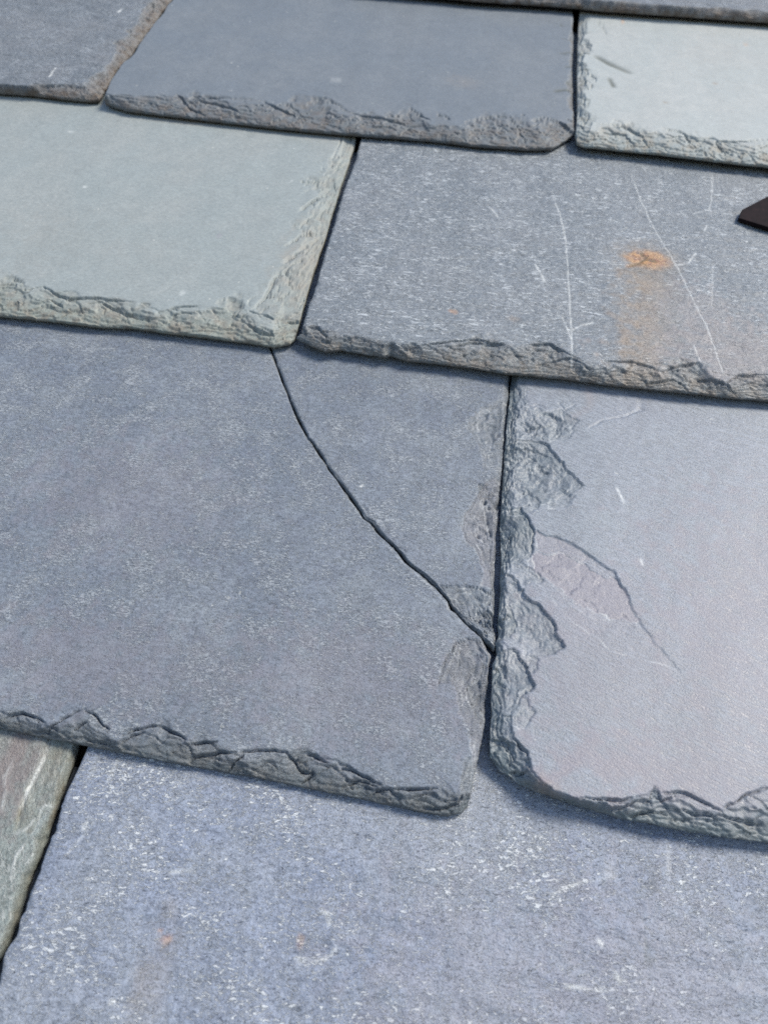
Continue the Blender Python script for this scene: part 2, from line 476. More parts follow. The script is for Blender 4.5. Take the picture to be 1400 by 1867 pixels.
    if rough > 0:
        q = fbm(x / 26 + wx * .25, y / 9 + wy * .25, seed + 13, 4) * 5
        ter = np.floor(q) + sstep(.35, .65, q - np.floor(q))
        z += f * rough * (.16 * ter + .12 * fbm(x / 3.0, y / 1.4, seed + 14, 3))
    z = np.maximum(z, -(T - .5))
    Z = zt + k * (y - yt) + z
    org = np.array([.5 * (tp[0][0] + tp[-1][0]), yt, zt])
    V = np.stack([x, y, Z], 1)
    ii = np.arange(n).reshape(nv, nu)
    Q = np.stack([ii[:-1, :-1], ii[:-1, 1:], ii[1:, 1:], ii[1:, :-1]], -1).reshape(-1, 4)
    ring = np.concatenate([ii[0, :], ii[1:, -1], ii[-1, -2::-1], ii[-2:0:-1, 0]])
    nb = len(ring)
    bot = V[ring].copy(); bot[:, 2] = zt + k * (bot[:, 1] - yt) - T
    midr = V[ring].copy(); midr[:, 2] = .5 * (midr[:, 2] + bot[:, 2])
    ctr = np.array([[bot[:, 0].mean(), bot[:, 1].mean(), 0]]); ctr[:, 2] = zt + k * (ctr[:, 1] - yt) - T
    ins_ = vnoise(np.arange(nb) * .21, np.zeros(nb) + .4, seed + 7) * .25
    bot[:, :2] += (ctr[0, :2] - bot[:, :2]) / np.hypot(*(ctr[0, :2] - bot[:, :2]).T)[:, None] * (np.abs(ins_) + .15)[:, None]
    b0 = n; b1 = n + nb
    jn = np.roll(np.arange(nb), -1)
    W1 = np.stack([b0 + np.arange(nb), b0 + jn, ring[jn], ring], 1)
    W2 = np.stack([b1 + np.arange(nb), b1 + jn, b0 + jn, b0 + np.arange(nb)], 1)
    V = np.vstack([V, midr, bot, ctr])
    tri = np.stack([np.full(nb, len(V) - 1), b1 + jn, b1 + np.arange(nb)], 1)
    me = make_mesh(name, (V - org) * MM, np.vstack([Q, W1, W2]), True, tri)
    for a, val in A.items():
        full = np.concatenate([np.clip(val, 0, 1), np.clip(val[ring], 0, 1), np.clip(val[ring], 0, 1), [0]])
        if a == 'chip': full[n:] = max(te.chip, .5)
        if full.max() <= 0: continue
        at = me.attributes.new(a, 'FLOAT', 'POINT'); at.data.foreach_set('value', full.astype(np.float32))
    o = link_mesh(name, me, roof, mat)
    o.location = org * MM
    if label: o['label'] = label
    INFO[o.name] = (zt, k, yt, tp, lp, rp)
    return o


# ------------------------------------------------------------------ stone of each slate
m_blue = slate_material('blue_grey_slate', (.138, .160, .186), (.186, .206, .226), c3=(.130, .147, .178), mm_=.7, fleck=.8, fth=(.64, .46), fsc=1.5, lines_=.15, fleck_c=(.265, .285, .30), grain=.40, chip=(.114, .130, .138), chip2=(.135, .14, .138), tint=(.20, .185, .205), seed=1, bump=.36, rough=.54, spec=.4)
m_lav = slate_material('lavender_slate', (.195, .213, .24), (.192, .213, .234), c3=(.178, .192, .22), grain=.38, chip=(.105, .130, .138), chip2=(.14, .155, .155), tint=(.205, .182, .20), streak=2.6, seed=2, bump=.34, angle=.35, rough=.47, spec=.55)
m_pale = slate_material('pale_green_slate', (.245, .272, .265), (.262, .28, .268), grain=.15, chip=(.22, .238, .21), chip2=(.195, .182, .15), specks=.5, runoff=.03, seed=3, bump=.08, rough=.58)
m_white = slate_material('palest_slate', (.325, .348, .335), (.34, .352, .335), grain=.10, chip=(.24, .265, .255), chip2=(.23, .215, .18), specks=.6, runoff=.03, seed=4, bump=.07, rough=.6)
m_smooth = slate_material('smooth_blue_slate', (.142, .162, .180), (.158, .175, .188), grain=.14, chip=(.122, .135, .142), chip2=(.13, .12, .11), specks=.4, runoff=.04, seed=5, bump=.09, rough=.58)
m_grey = slate_material('scuffed_grey_slate', (.150, .170, .186), (.175, .19, .202), fleck=.8, fth=(.58, .51), fst=.26, fleck_c=(.40, .425, .435), grain=.42, chip=(.145, .158, .16), chip2=(.16, .145, .125), tint=(.255, .23, .22), seed=6, bump=.4, rough=.5, spec=.5)
m_grey2 = slate_material('rough_grey_slate', (.132, .148, .162), (.16, .17, .18), fleck=.5, fth=(.60, .48), fleck_c=(.30, .325, .345), grain=.42, chip=(.175, .168, .158), chip2=(.115, .09, .07), seed=7, bump=.4)
m_low = slate_material('flecked_blue_slate', (.188, .215, .272), (.222, .244, .28), c3=(.20, .222, .256), fleck=.95, fth=(.625, .51), fcl=.035, mm_=.6, lines_=1.0, fsc=1.1, fleck_c=(.47, .49, .50), rough=.5, spec=.5, grain=.42, chip=(.24, .27, .32), chip2=(.24, .26, .30), tint=(.245, .24, .275), seed=8, bump=.5, angle=-.12)
m_brown = slate_material('green_brown_slate', (.195, .22, .205), (.20, .21, .195), fleck=.6, fth=(.6, .48), fleck_c=(.36, .37, .345), grain=.5, chip=(.205, .22, .19), chip2=(.18, .16, .115), tint=(.195, .155, .148), seed=9, bump=.5, angle=1.1)

# ------------------------------------------------------------------ top course, a sliver in the picture
r0 = build_slate('rough grey slate of which only the tail shows at the top edge', m_grey2,
    tail=[(780, -9), (860, -1), (1000, 8), (1060, 13), (1100, 17), (1200, 24), (1300, 31), (1400, 38)],
    left=[(780, -9), (800, -60)], right=[(1400, 38), (1400, -40)], ext_l=60, ext_r=60, seed=101, lift=4.0, fine=.8, mid=1.4, vis=45,
    te=Edge(rim=5.2, w=5, arch=22), rough=1.0)

# ------------------------------------------------------------------ second course from the top
r1a = build_slate('rough grey slate with a rusty brown broken right edge, at the top corner', m_grey2,
    tail=[(0, 168), (60, 172), (120, 179), (165, 183), (181, 182)],
    left=[(0, 168), (0, 120)], right=[(181, 182), (200, 152), (214, 126), (238, 101), (262, 68), (284, 38), (312, 0), (330, -25)],
    ext_l=150, seed=11, lift=1.8, fine=.5, mid=.9, umid=.5, rough=1.1,
    te=Edge(rim=5.4, w=6, env=[(0, 152), (50, 156), (80, 150), (120, 150), (160, 152)], arcs=[[(50, 162), (80, 154), (120, 153), (155, 158)]], fac=.8),
    re=Edge(rim=5.4, w=9, env=[(160, 152), (172, 135), (200, 112), (207, 95), (212, 78), (240, 50), (258, 20), (275, 0)], fac=1.2, gamma=.9, groove=.5, chip=1.0, nz=2.2),
    lines=[dict(p=[(90, 140), (103, 124)], w=.7, d=.1, pale=.9), dict(p=[(216, 22), (222, 17)], w=.9, d=.1, pale=.9)],
    vis=165)
r1b = build_slate('smooth blue grey slate in the course below the top one, with a chipped wavy tail', m_smooth,
    tail=[(192, 188), (230, 200), (300, 208), (420, 222), (500, 231), (560, 237), (640, 244), (720, 250), (800, 256), (860, 264), (960, 271), (1005, 270), (1022, 261), (1045, 247)],
    left=[(192, 188), (202, 152), (218, 126), (242, 101), (266, 68), (288, 38), (316, 0)],
    right=[(1045, 247), (1046, 200), (1044, 130), (1046, 60), (1042, 20)], seed=12, lift=2.2, fine=.42, mid=1.4, umid=.55,
    te=Edge(rim=5.2, w=12, env=[(196, 172), (240, 172), (300, 170), (350, 174), (430, 178), (470, 182), (520, 174), (560, 170), (600, 178), (630, 196), (645, 207), (680, 205), (720, 204), (748, 195), (765, 208), (785, 222), (830, 224), (860, 218), (900, 210), (950, 207), (1000, 214), (1040, 224)],
        arcs=[[(322, 170), (345, 188), (370, 205)], [(345, 176), (400, 186), (440, 200)], [(350, 174), (420, 178), (470, 181)], [(470, 181), (500, 192), (540, 204)],
              [(565, 170), (600, 181), (640, 206)], [(640, 206), (690, 212), (740, 220)], [(746, 195), (762, 206), (785, 220)], [(795, 206), (820, 218)],
              [(845, 222), (890, 212), (930, 212), (960, 250), (970, 268)], [(948, 206), (990, 214), (1040, 223)]], rnd=.35, fac=.35, groove=.75, gw=.6, lay=1.2),
    re=Edge(rim=3.5, w=4, arch=7, ref=1.0, fac=.8), le=Edge(rim=2, w=2, ref=2.0),
    lines=[dict(p=[(1012, 167), (1026, 164), (1043, 163)], w=1.5, d=.7, olive=.9, brk=30), dict(p=[(1020, 98), (1042, 95)], w=1.1, d=.6, olive=.8, brk=30), dict(p=[(1018, 46), (1040, 43)], w=1.1, d=.6, olive=.7, brk=30), dict(p=[(1030, 122), (1044, 121)], w=1.2, d=.6, olive=.8, brk=30), dict(p=[(1032, 149), (1044, 147)], w=1.1, d=.6, olive=.8, brk=30), dict(p=[(1024, 70), (1042, 74)], w=.9, d=.5, olive=.6, brk=30)],
    spots=[('olive', (1022, 165), 4.5, 1.1, .85, .5), ('olive', (1030, 100), 3.5, .9, .7, .6), ('olive', (1025, 48), 4.0, .9, .7, .6), ('olive', (1036, 122), 3.5, .8, .8, .6), ('olive', (1040, 148), 3.0, .8, .7, .6), ('pale', (612, 146), 5, 5, .22, .5), ('stain', (845, 150), 12, 10, .2)],
    vis=170)
r1c = build_slate('palest slate, nearly white, with olive slits along its left edge', m_white,
    tail=[(1052, 262), (1064, 266), (1120, 272), (1200, 280), (1280, 290), (1340, 297), (1400, 303)],
    left=[(1052, 262), (1051, 235), (1054, 200), (1053, 130), (1055, 60), (1057, 20)], right=[(1400, 303), (1400, 200)], ext_r=130, seed=13, lift=4.4, fine=.42, mid=1.2, umid=.48,
    te=Edge(rim=5.6, w=10, env=[(1056, 215), (1075, 222), (1082, 228), (1100, 225), (1130, 226), (1150, 230), (1180, 236), (1205, 233), (1230, 236), (1250, 243), (1270, 247), (1300, 254), (1350, 257), (1400, 254)],
        arcs=[[(1085, 226), (1130, 226), (1165, 240), (1190, 262)], [(1100, 236), (1140, 240), (1160, 256)], [(1206, 233), (1240, 240), (1260, 250)], [(1232, 236), (1262, 252), (1275, 270)], [(1300, 254), (1320, 266), (1330, 280)], [(1300, 255), (1350, 257), (1398, 254)]], rnd=.35, fac=.4, groove=.75, gw=.6, lay=1.2),
    le=Edge(rim=3.5, w=11, arch=13, ref=0.6, fac=.6, chip=.6, groove=.9, gw=.55),
    lines=[dict(p=[(1086, 103), (1112, 117), (1146, 132)], w=2.6, d=1.2, olive=1, brk=30), dict(p=[(1110, 143), (1118, 158)], w=1.8, d=.5, olive=1, brk=30), dict(p=[(1060, 208), (1082, 220)], w=1, d=.5, olive=.6), dict(p=[(1056, 92), (1072, 98)], w=1.6, d=.5, olive=.8, brk=20), dict(p=[(1055, 122), (1072, 127)], w=1.5, d=.5, olive=.8, brk=20), dict(p=[(1056, 150), (1068, 146)], w=1.5, d=.5, olive=.7, brk=20), dict(p=[(1070, 32), (1096, 44), (1104, 62)], w=.7, d=.5, olive=.35), dict(p=[(1062, 62), (1078, 58)], w=.8, d=.4, olive=.5), dict(p=[(1060, 176), (1074, 182), (1070, 196)], w=.9, d=.5, olive=.6)],
    spots=[('rust', (1136, 41), 3, 3, .55), ('rust', (1359, 81), 3, 3.4, .6), ('stain', (1303, 152), 3, 2, .7), ('stain', (1214, 187), 2.5, 1.5, .6), ('olive', (1197, 134), 2, .8, .5), ('stain', (1340, 100), 60, 60, .1, .8)],
    vis=172)

# ------------------------------------------------------------------ third course
r2a = build_slate('pale green slate with a smooth face and broken scalloped right edge', m_pale,
    tail=[(0, 575), (50, 580), (100, 585), (175, 594), (250, 598), (300, 605), (350, 611), (425, 620), (470, 626), (500, 631), (528, 626), (538, 618)],
    left=[(0, 575), (0, 500)], right=[(538, 618), (546, 590), (560, 532), (580, 470), (594, 430), (608, 382), (624, 332), (638, 290), (650, 252)], ext_l=160, seed=14, lift=2.6, fine=.4, mid=1.2, umid=.52,
    te=Edge(rim=5.4, w=14, env=[(0, 505), (20, 503), (38, 514), (52, 526), (75, 523), (95, 530), (115, 541), (180, 541), (255, 550), (284, 570), (310, 561), (360, 556), (400, 547), (415, 543), (440, 548), (456, 568), (500, 570)],
        arcs=[[(0, 505), (22, 503), (45, 518)], [(52, 527), (80, 522), (118, 542), (160, 540)], [(118, 542), (180, 541), (250, 550)], [(70, 548), (90, 540), (112, 555)], [(150, 552), (185, 545), (225, 565), (270, 578)], [(284, 570), (315, 560), (365, 556)], [(300, 580), (330, 568), (360, 570)], [(400, 548), (416, 543), (445, 550)], [(432, 584), (452, 566), (480, 572), (512, 588)], [(440, 580), (470, 600), (500, 628)]], rnd=.45, fac=.55, groove=.6, gw=.5, lay=1.2),
    re=Edge(rim=3.0, w=13, env=[(470, 566), (480, 530), (500, 500), (512, 478), (528, 462), (522, 440), (548, 415), (545, 385), (548, 350), (552, 325), (585, 318), (592, 300), (604, 285), (622, 262)],
        arcs=[[(458, 566), (480, 545), (500, 505), (530, 494), (556, 497)], [(515, 480), (540, 462), (575, 455)], [(518, 450), (550, 428), (588, 418)], [(545, 382), (575, 362), (605, 350)], [(548, 330), (590, 330), (618, 340)]], rnd=.4, fac=.5, groove=.7, gw=.55, chip=.5),
    lines=[dict(p=[(192, 196), (300, 214), (420, 228), (560, 243), (640, 251)], w=1.6, d=0, stain=.7, brk=12), dict(p=[(545, 386), (570, 368), (606, 346)], w=.8, d=1.2), dict(p=[(552, 352), (585, 338), (612, 330)], w=.6, d=.9), dict(p=[(515, 478), (545, 458), (580, 428)], w=.8, d=1.2), dict(p=[(508, 492), (540, 478), (572, 462)], w=.6, d=1.0), dict(p=[(500, 500), (530, 493), (556, 499)], w=.7, d=1.0), dict(p=[(575, 316), (600, 312), (620, 300)], w=.6, d=.8)],
    spots=[('pale', (130, 240), 3, 1.8, .3), ('pale', (156, 341), 1.6, 1.2, .45), ('pale', (332, 534), 2, 2.6, .4), ('pale', (532, 330), 1.6, 1.1, .4), ('stain', (560, 470), 16, 40, .3, .8), ('stain', (100, 440), 60, 30, .1, .8), ('tint', (400, 430), 2, 3, .3)],
    vis=178)
SCR = dict(w=.34, d=.10, pale=.7, warp=.35, brk=5.0)
r2b = build_slate('scuffed grey slate with white scratches and an orange rust knot', m_grey,
    tail=[(541, 617), (565, 629), (592, 640), (620, 637), (660, 643), (700, 650), (712, 647), (740, 656), (800, 662), (860, 670), (920, 680), (1000, 687), (1050, 692), (1100, 699), (1160, 706), (1250, 715), (1330, 724), (1400, 730)],
    left=[(541, 617), (550, 600), (562, 560), (577, 520), (592, 462), (612, 400), (627, 346), (649, 290), (657, 256)], right=[(1400, 730), (1400, 600)], ext_r=130, seed=15, lift=3.8, fine=.38, mid=.6, umid=.5, rough=.9,
    te=Edge(rim=5.6, w=10, env=[(541, 600), (556, 590), (580, 594), (600, 600), (620, 606), (650, 613), (700, 624), (725, 628), (790, 622), (865, 616), (920, 624), (950, 627), (1000, 625), (1040, 642), (1070, 655), (1100, 657), (1150, 657), (1180, 668), (1205, 675), (1235, 665), (1270, 660), (1300, 682), (1320, 692), (1345, 682), (1400, 682)],
        arcs=[[(556, 592), (580, 594), (605, 615), (612, 635)], [(725, 630), (800, 625), (865, 616), (925, 628)], [(820, 632), (865, 620), (920, 626)], [(950, 627), (1000, 625), (1040, 645), (1065, 660)], [(985, 655), (1040, 650), (1080, 672)], [(1100, 657), (1150, 657), (1200, 672)], [(1205, 676), (1240, 664), (1272, 660)], [(1270, 683), (1300, 690), (1330, 700)], [(1310, 700), (1345, 682), (1400, 682)], [(1180, 690), (1230, 682), (1260, 700)]], rnd=.6, fac=.5, groove=.6, gw=.42, lay=.9),
    le=Edge(rim=1.0, w=1.3, wmin=.3, arch=10, ref=.4, fac=.3, rnd=0, chip=.25, groove=0),
    lines=[dict(SCR, p=[(1008, 358), (1020, 390), (1030, 430), (1034, 480), (1038, 540), (1042, 610), (1043, 662)], w=.40), dict(SCR, p=[(1043, 602), (1060, 592), (1080, 588)], w=.6),
           dict(SCR, p=[(1024, 575), (1042, 620)]), dict(SCR, p=[(1151, 322), (1170, 370), (1190, 412), (1212, 450), (1236, 490), (1262, 545), (1290, 600), (1318, 680)], w=.34),
           dict(SCR, p=[(1299, 300), (1298, 340), (1296, 368), (1290, 386)], w=.34), dict(SCR, p=[(1262, 390), (1292, 384)]), dict(SCR, p=[(893, 378), (908, 396)], w=.6), dict(SCR, p=[(977, 484), (993, 514)], w=.6),
           dict(SCR, p=[(1288, 412), (1282, 424)], w=.6), dict(SCR, p=[(1254, 480), (1268, 462)], w=.75), dict(SCR, p=[(1230, 484), (1252, 481)], w=.6), dict(SCR, p=[(1264, 630), (1276, 660)]), dict(SCR, p=[(1300, 480), (1297, 560)], pale=.35),
           dict(p=[(1145, 484), (1163, 480), (1178, 470), (1165, 462)], w=1.4, d=.6, rust=1, olive=.85, brk=20), dict(p=[(1184, 475), (1196, 478)], w=1.0, d=.5, olive=.85, brk=20), dict(p=[(1162, 470), (1170, 478), (1176, 484)], w=.8, d=.4, olive=.6, brk=20)],
    spots=[('stain', (1180, 474), 20, 18, .75, .35), ('rust', (1181, 473), 14, 10, 1.0, .2), ('rust', (1181, 473), 9, 6, 1.0, .15), ('olive', (1180, 475), 18, 16, .2, .5), ('olive', (1166, 481), 4, 1.5, .75, .5), ('olive', (1187, 475), 3.6, 1.8, .8, .5), ('olive', (1170, 470), 2.2, 2.2, .55, .5), ('stain', (1176, 515), 17, 24, .85, .6), ('stain', (1170, 575), 16, 36, .75, .7), ('stain', (1166, 645), 14, 26, .75, .7), ('rust', (827, 568), 3, 2.4, .4), ('stain', (936, 582), 4, 3, .5), ('tint', (1340, 640), 60, 36, .75, .9), ('tint', (1260, 560), 26, 30, .5, .9), ('tint', (1390, 700), 40, 20, .6, .8)],
    vis=178)

# ------------------------------------------------------------------ fourth course: the cracked slate and its neighbour
crack = [(900, 1184), (880, 1161), (862, 1146), (845, 1130), (832, 1117), (821, 1107), (819, 1096), (806, 1083), (790, 1066), (770, 1047), (752, 1034), (740, 1024), (728, 1008), (715, 994), (702, 983), (688, 968), (677, 952), (664, 944), (652, 925), (640, 909), (628, 893), (615, 873), (602, 858), (590, 838), (575, 815), (560, 794), (548, 772), (538, 752), (528, 726), (519, 704), (511, 684), (504, 664), (497, 644), (491, 628)]
cw = [1.3 + 1.5 * (1 - i / 33) ** 1.2 for i in range(len(crack))]
cr_l = [(x - w, y) for (x, y), w in zip(crack, cw)]; cr_r = [(x + w + .8 * math.sin(i * 1.7), y - .5 * w) for i, ((x, y), w) in enumerate(zip(crack, cw))]
r3a = build_slate('broad blue grey slate, the large piece to the left of the long diagonal crack', m_blue,
    tail=[(0, 1327), (77, 1343), (161, 1360), (257, 1379), (334, 1394), (450, 1414), (578, 1440), (675, 1459), (739, 1474), (816, 1488), (842, 1482), (853, 1470)],
    left=[(0, 1327), (0, 1250)], right=[(853, 1470), (860, 1440), (868, 1405), (873, 1370), (881, 1340), (887, 1290), (891, 1235), (895, 1195)] + cr_l[1:], ext_l=190, seed=16, lift=.8, fine=.33, mid=.8, umid=.45, und=.3,
    te=Edge(rim=5.0, w=9, env=[(0, 1300), (22, 1297), (45, 1299), (62, 1304), (78, 1315), (110, 1310), (152, 1293), (180, 1309), (206, 1333), (218, 1343), (240, 1330), (270, 1324), (292, 1321), (318, 1333), (340, 1352), (372, 1350), (400, 1352), (430, 1370), (445, 1372), (478, 1366), (505, 1366), (530, 1378), (550, 1373), (575, 1378), (600, 1394), (630, 1400), (660, 1412), (695, 1428), (712, 1435), (740, 1436), (800, 1437), (848, 1440)],
        arcs=[[(0, 1306), (20, 1298), (40, 1299), (65, 1306), (80, 1318)], [(60, 1342), (80, 1330), (105, 1312), (155, 1292)], [(155, 1292), (182, 1312), (205, 1330)], [(132, 1328), (145, 1318), (155, 1314)], [(225, 1342), (250, 1328), (275, 1322), (292, 1321)],
              [(222, 1350), (245, 1338), (262, 1334)], [(292, 1322), (320, 1335), (335, 1345)], [(345, 1352), (372, 1351), (400, 1350)], [(335, 1390), (352, 1376), (400, 1368), (432, 1370)], [(432, 1372), (470, 1366), (500, 1365), (525, 1372)], [(410, 1400), (428, 1384), (445, 1374)], [(522, 1368), (535, 1385), (545, 1400), (570, 1404)], [(553, 1372), (580, 1377), (597, 1388)], [(545, 1420), (560, 1412), (575, 1402)],
              [(612, 1396), (640, 1402), (700, 1430)], [(617, 1432), (630, 1424), (655, 1418), (690, 1430)], [(716, 1436), (750, 1437), (798, 1436)], [(690, 1440), (712, 1435), (730, 1450)], [(770, 1478), (800, 1468), (840, 1450)]], rnd=.5, fac=.38, groove=.8, jit=.22),
    re=Edge(rim=1.6, w=1.1, wmin=.4, arch=6, ref=.4, fac=.15, rnd=0, chip=.5, jit=.5),
    scars=[dict(p=[(897, 1180), (878, 1163), (850, 1164), (832, 1172), (820, 1190), (806, 1212), (800, 1246), (822, 1245), (834, 1262), (838, 1300), (852, 1330), (858, 1365), (862, 1400), (885, 1400), (910, 1300), (915, 1200)], step=.7, slope=.2, dir=(-1, .2), rip=.08, lam=3.4, fac=.5, nest=1.8, groove=.65, chip=.45, warp=1.0, wmin=.15, tint=.35),
           dict(p=[(850, 1250), (872, 1230), (886, 1200), (915, 1200), (905, 1330), (880, 1330), (862, 1290)], step=.6, slope=.18, dir=(-1, 0), rip=.1, lam=2.4, fac=.5, nest=1.8, groove=.6, chip=.55, wmin=.2),
           dict(p=[(838, 1440), (850, 1380), (866, 1380), (885, 1380), (870, 1480), (840, 1480)], step=.3, slope=.2, dir=(-1, 0), rip=.05, fac=.4, chip=.6)],
    lines=[dict(p=[(x - 5, y + 4) for x, y in crack[3:15]], w=.4, d=.1, pale=.2, brk=2), dict(p=[(820, 1112), (812, 1118), (826, 1128)], w=.4, d=.3), dict(p=[(690, 975), (684, 982), (700, 992)], w=.35, d=.3)],
    tints=[('tint', (150, 1200), 60, 24, .45, .9), ('tint', (620, 1240), 50, 30, .4, .9), ('tint', (230, 900), 60, 40, .35, .9), ('tint', (850, 1250), 14, 24, .5, .8)],
    vis=190)
frag = build_slate('narrow wedge of blue grey slate broken off along the diagonal crack', m_blue,
    tail=[(901, 1184), (903, 1182), (905, 1172)],
    left=[(901, 1184)] + cr_r[1:], right=[(904, 1172), (903, 1150), (901, 1128), (902, 1095), (901, 1060), (903, 1020), (905, 980), (909, 930), (912, 890), (916, 845), (919, 800), (922, 760), (926, 725), (929, 690)], seed=17, lift=1.2, fine=.42, mid=.7, ytail=INFO[r3a.name][2], name='slate',
    te=Edge(rim=1.5, w=1, ref=.4, fac=.1, rnd=0), le=Edge(rim=1.2, w=.9, wmin=.3, arch=6, ref=.4, fac=.15, rnd=0, chip=.5, jit=.5), re=Edge(rim=2.8, w=3.0, arch=9, ref=1.6, fac=.35, chip=.6, rnd=.6),
    scars=[dict(p=[(945, 715), (900, 735), (880, 745), (862, 758), (852, 782), (866, 800), (878, 828), (880, 850), (895, 862), (925, 850)], step=0.57, slope=0.20, nest=1.8, groove=.65, dir=(-1, .3), rip=.08, lam=2.6, fac=.35, chip=.45, wmin=.15),
           dict(p=[(925, 868), (900, 872), (880, 882), (868, 905), (850, 930), (840, 962), (848, 985), (868, 1000), (872, 1024), (880, 1040), (876, 1070), (915, 1075)], step=0.76, slope=0.21, nest=1.8, groove=.65, dir=(-1, .4), rip=.09, lam=2.8, fac=.35, chip=.45, wmin=.2, tint=.4),
           dict(p=[(870, 880), (885, 885), (895, 905), (912, 930), (912, 990), (890, 980), (882, 940)], step=0.57, slope=0.12, nest=1.8, groove=.65, dir=(-1, 0), rip=.06, fac=.4, chip=.45),
           dict(p=[(800, 1068), (815, 1070), (830, 1066), (862, 1068), (884, 1076), (915, 1090), (915, 1180), (895, 1185), (820, 1105)], step=0.85, slope=0.11, nest=1.8, groove=.65, dir=(-.2, 1), rip=.12, lam=3.4, fac=.35, chip=.45, wmin=.1),
           dict(p=[(845, 1125), (868, 1122), (890, 1110), (915, 1130), (910, 1190), (870, 1150)], step=0.57, slope=0.09, nest=1.8, groove=.65, dir=(-.2, 1), rip=.06, fac=.3, chip=.45)],
    lines=[dict(p=[(640, 910), (662, 922), (672, 940)], w=.4, d=.35), dict(p=[(682, 945), (695, 948), (704, 962)], w=.4, d=.35), dict(p=[(727, 1000), (738, 1004)], w=.4, d=.3), dict(p=[(850, 742), (862, 733), (876, 728)], w=.4, d=.4), dict(p=[(656, 888), (661, 884)], w=.5, d=0, pale=.8)],
    vis=190)
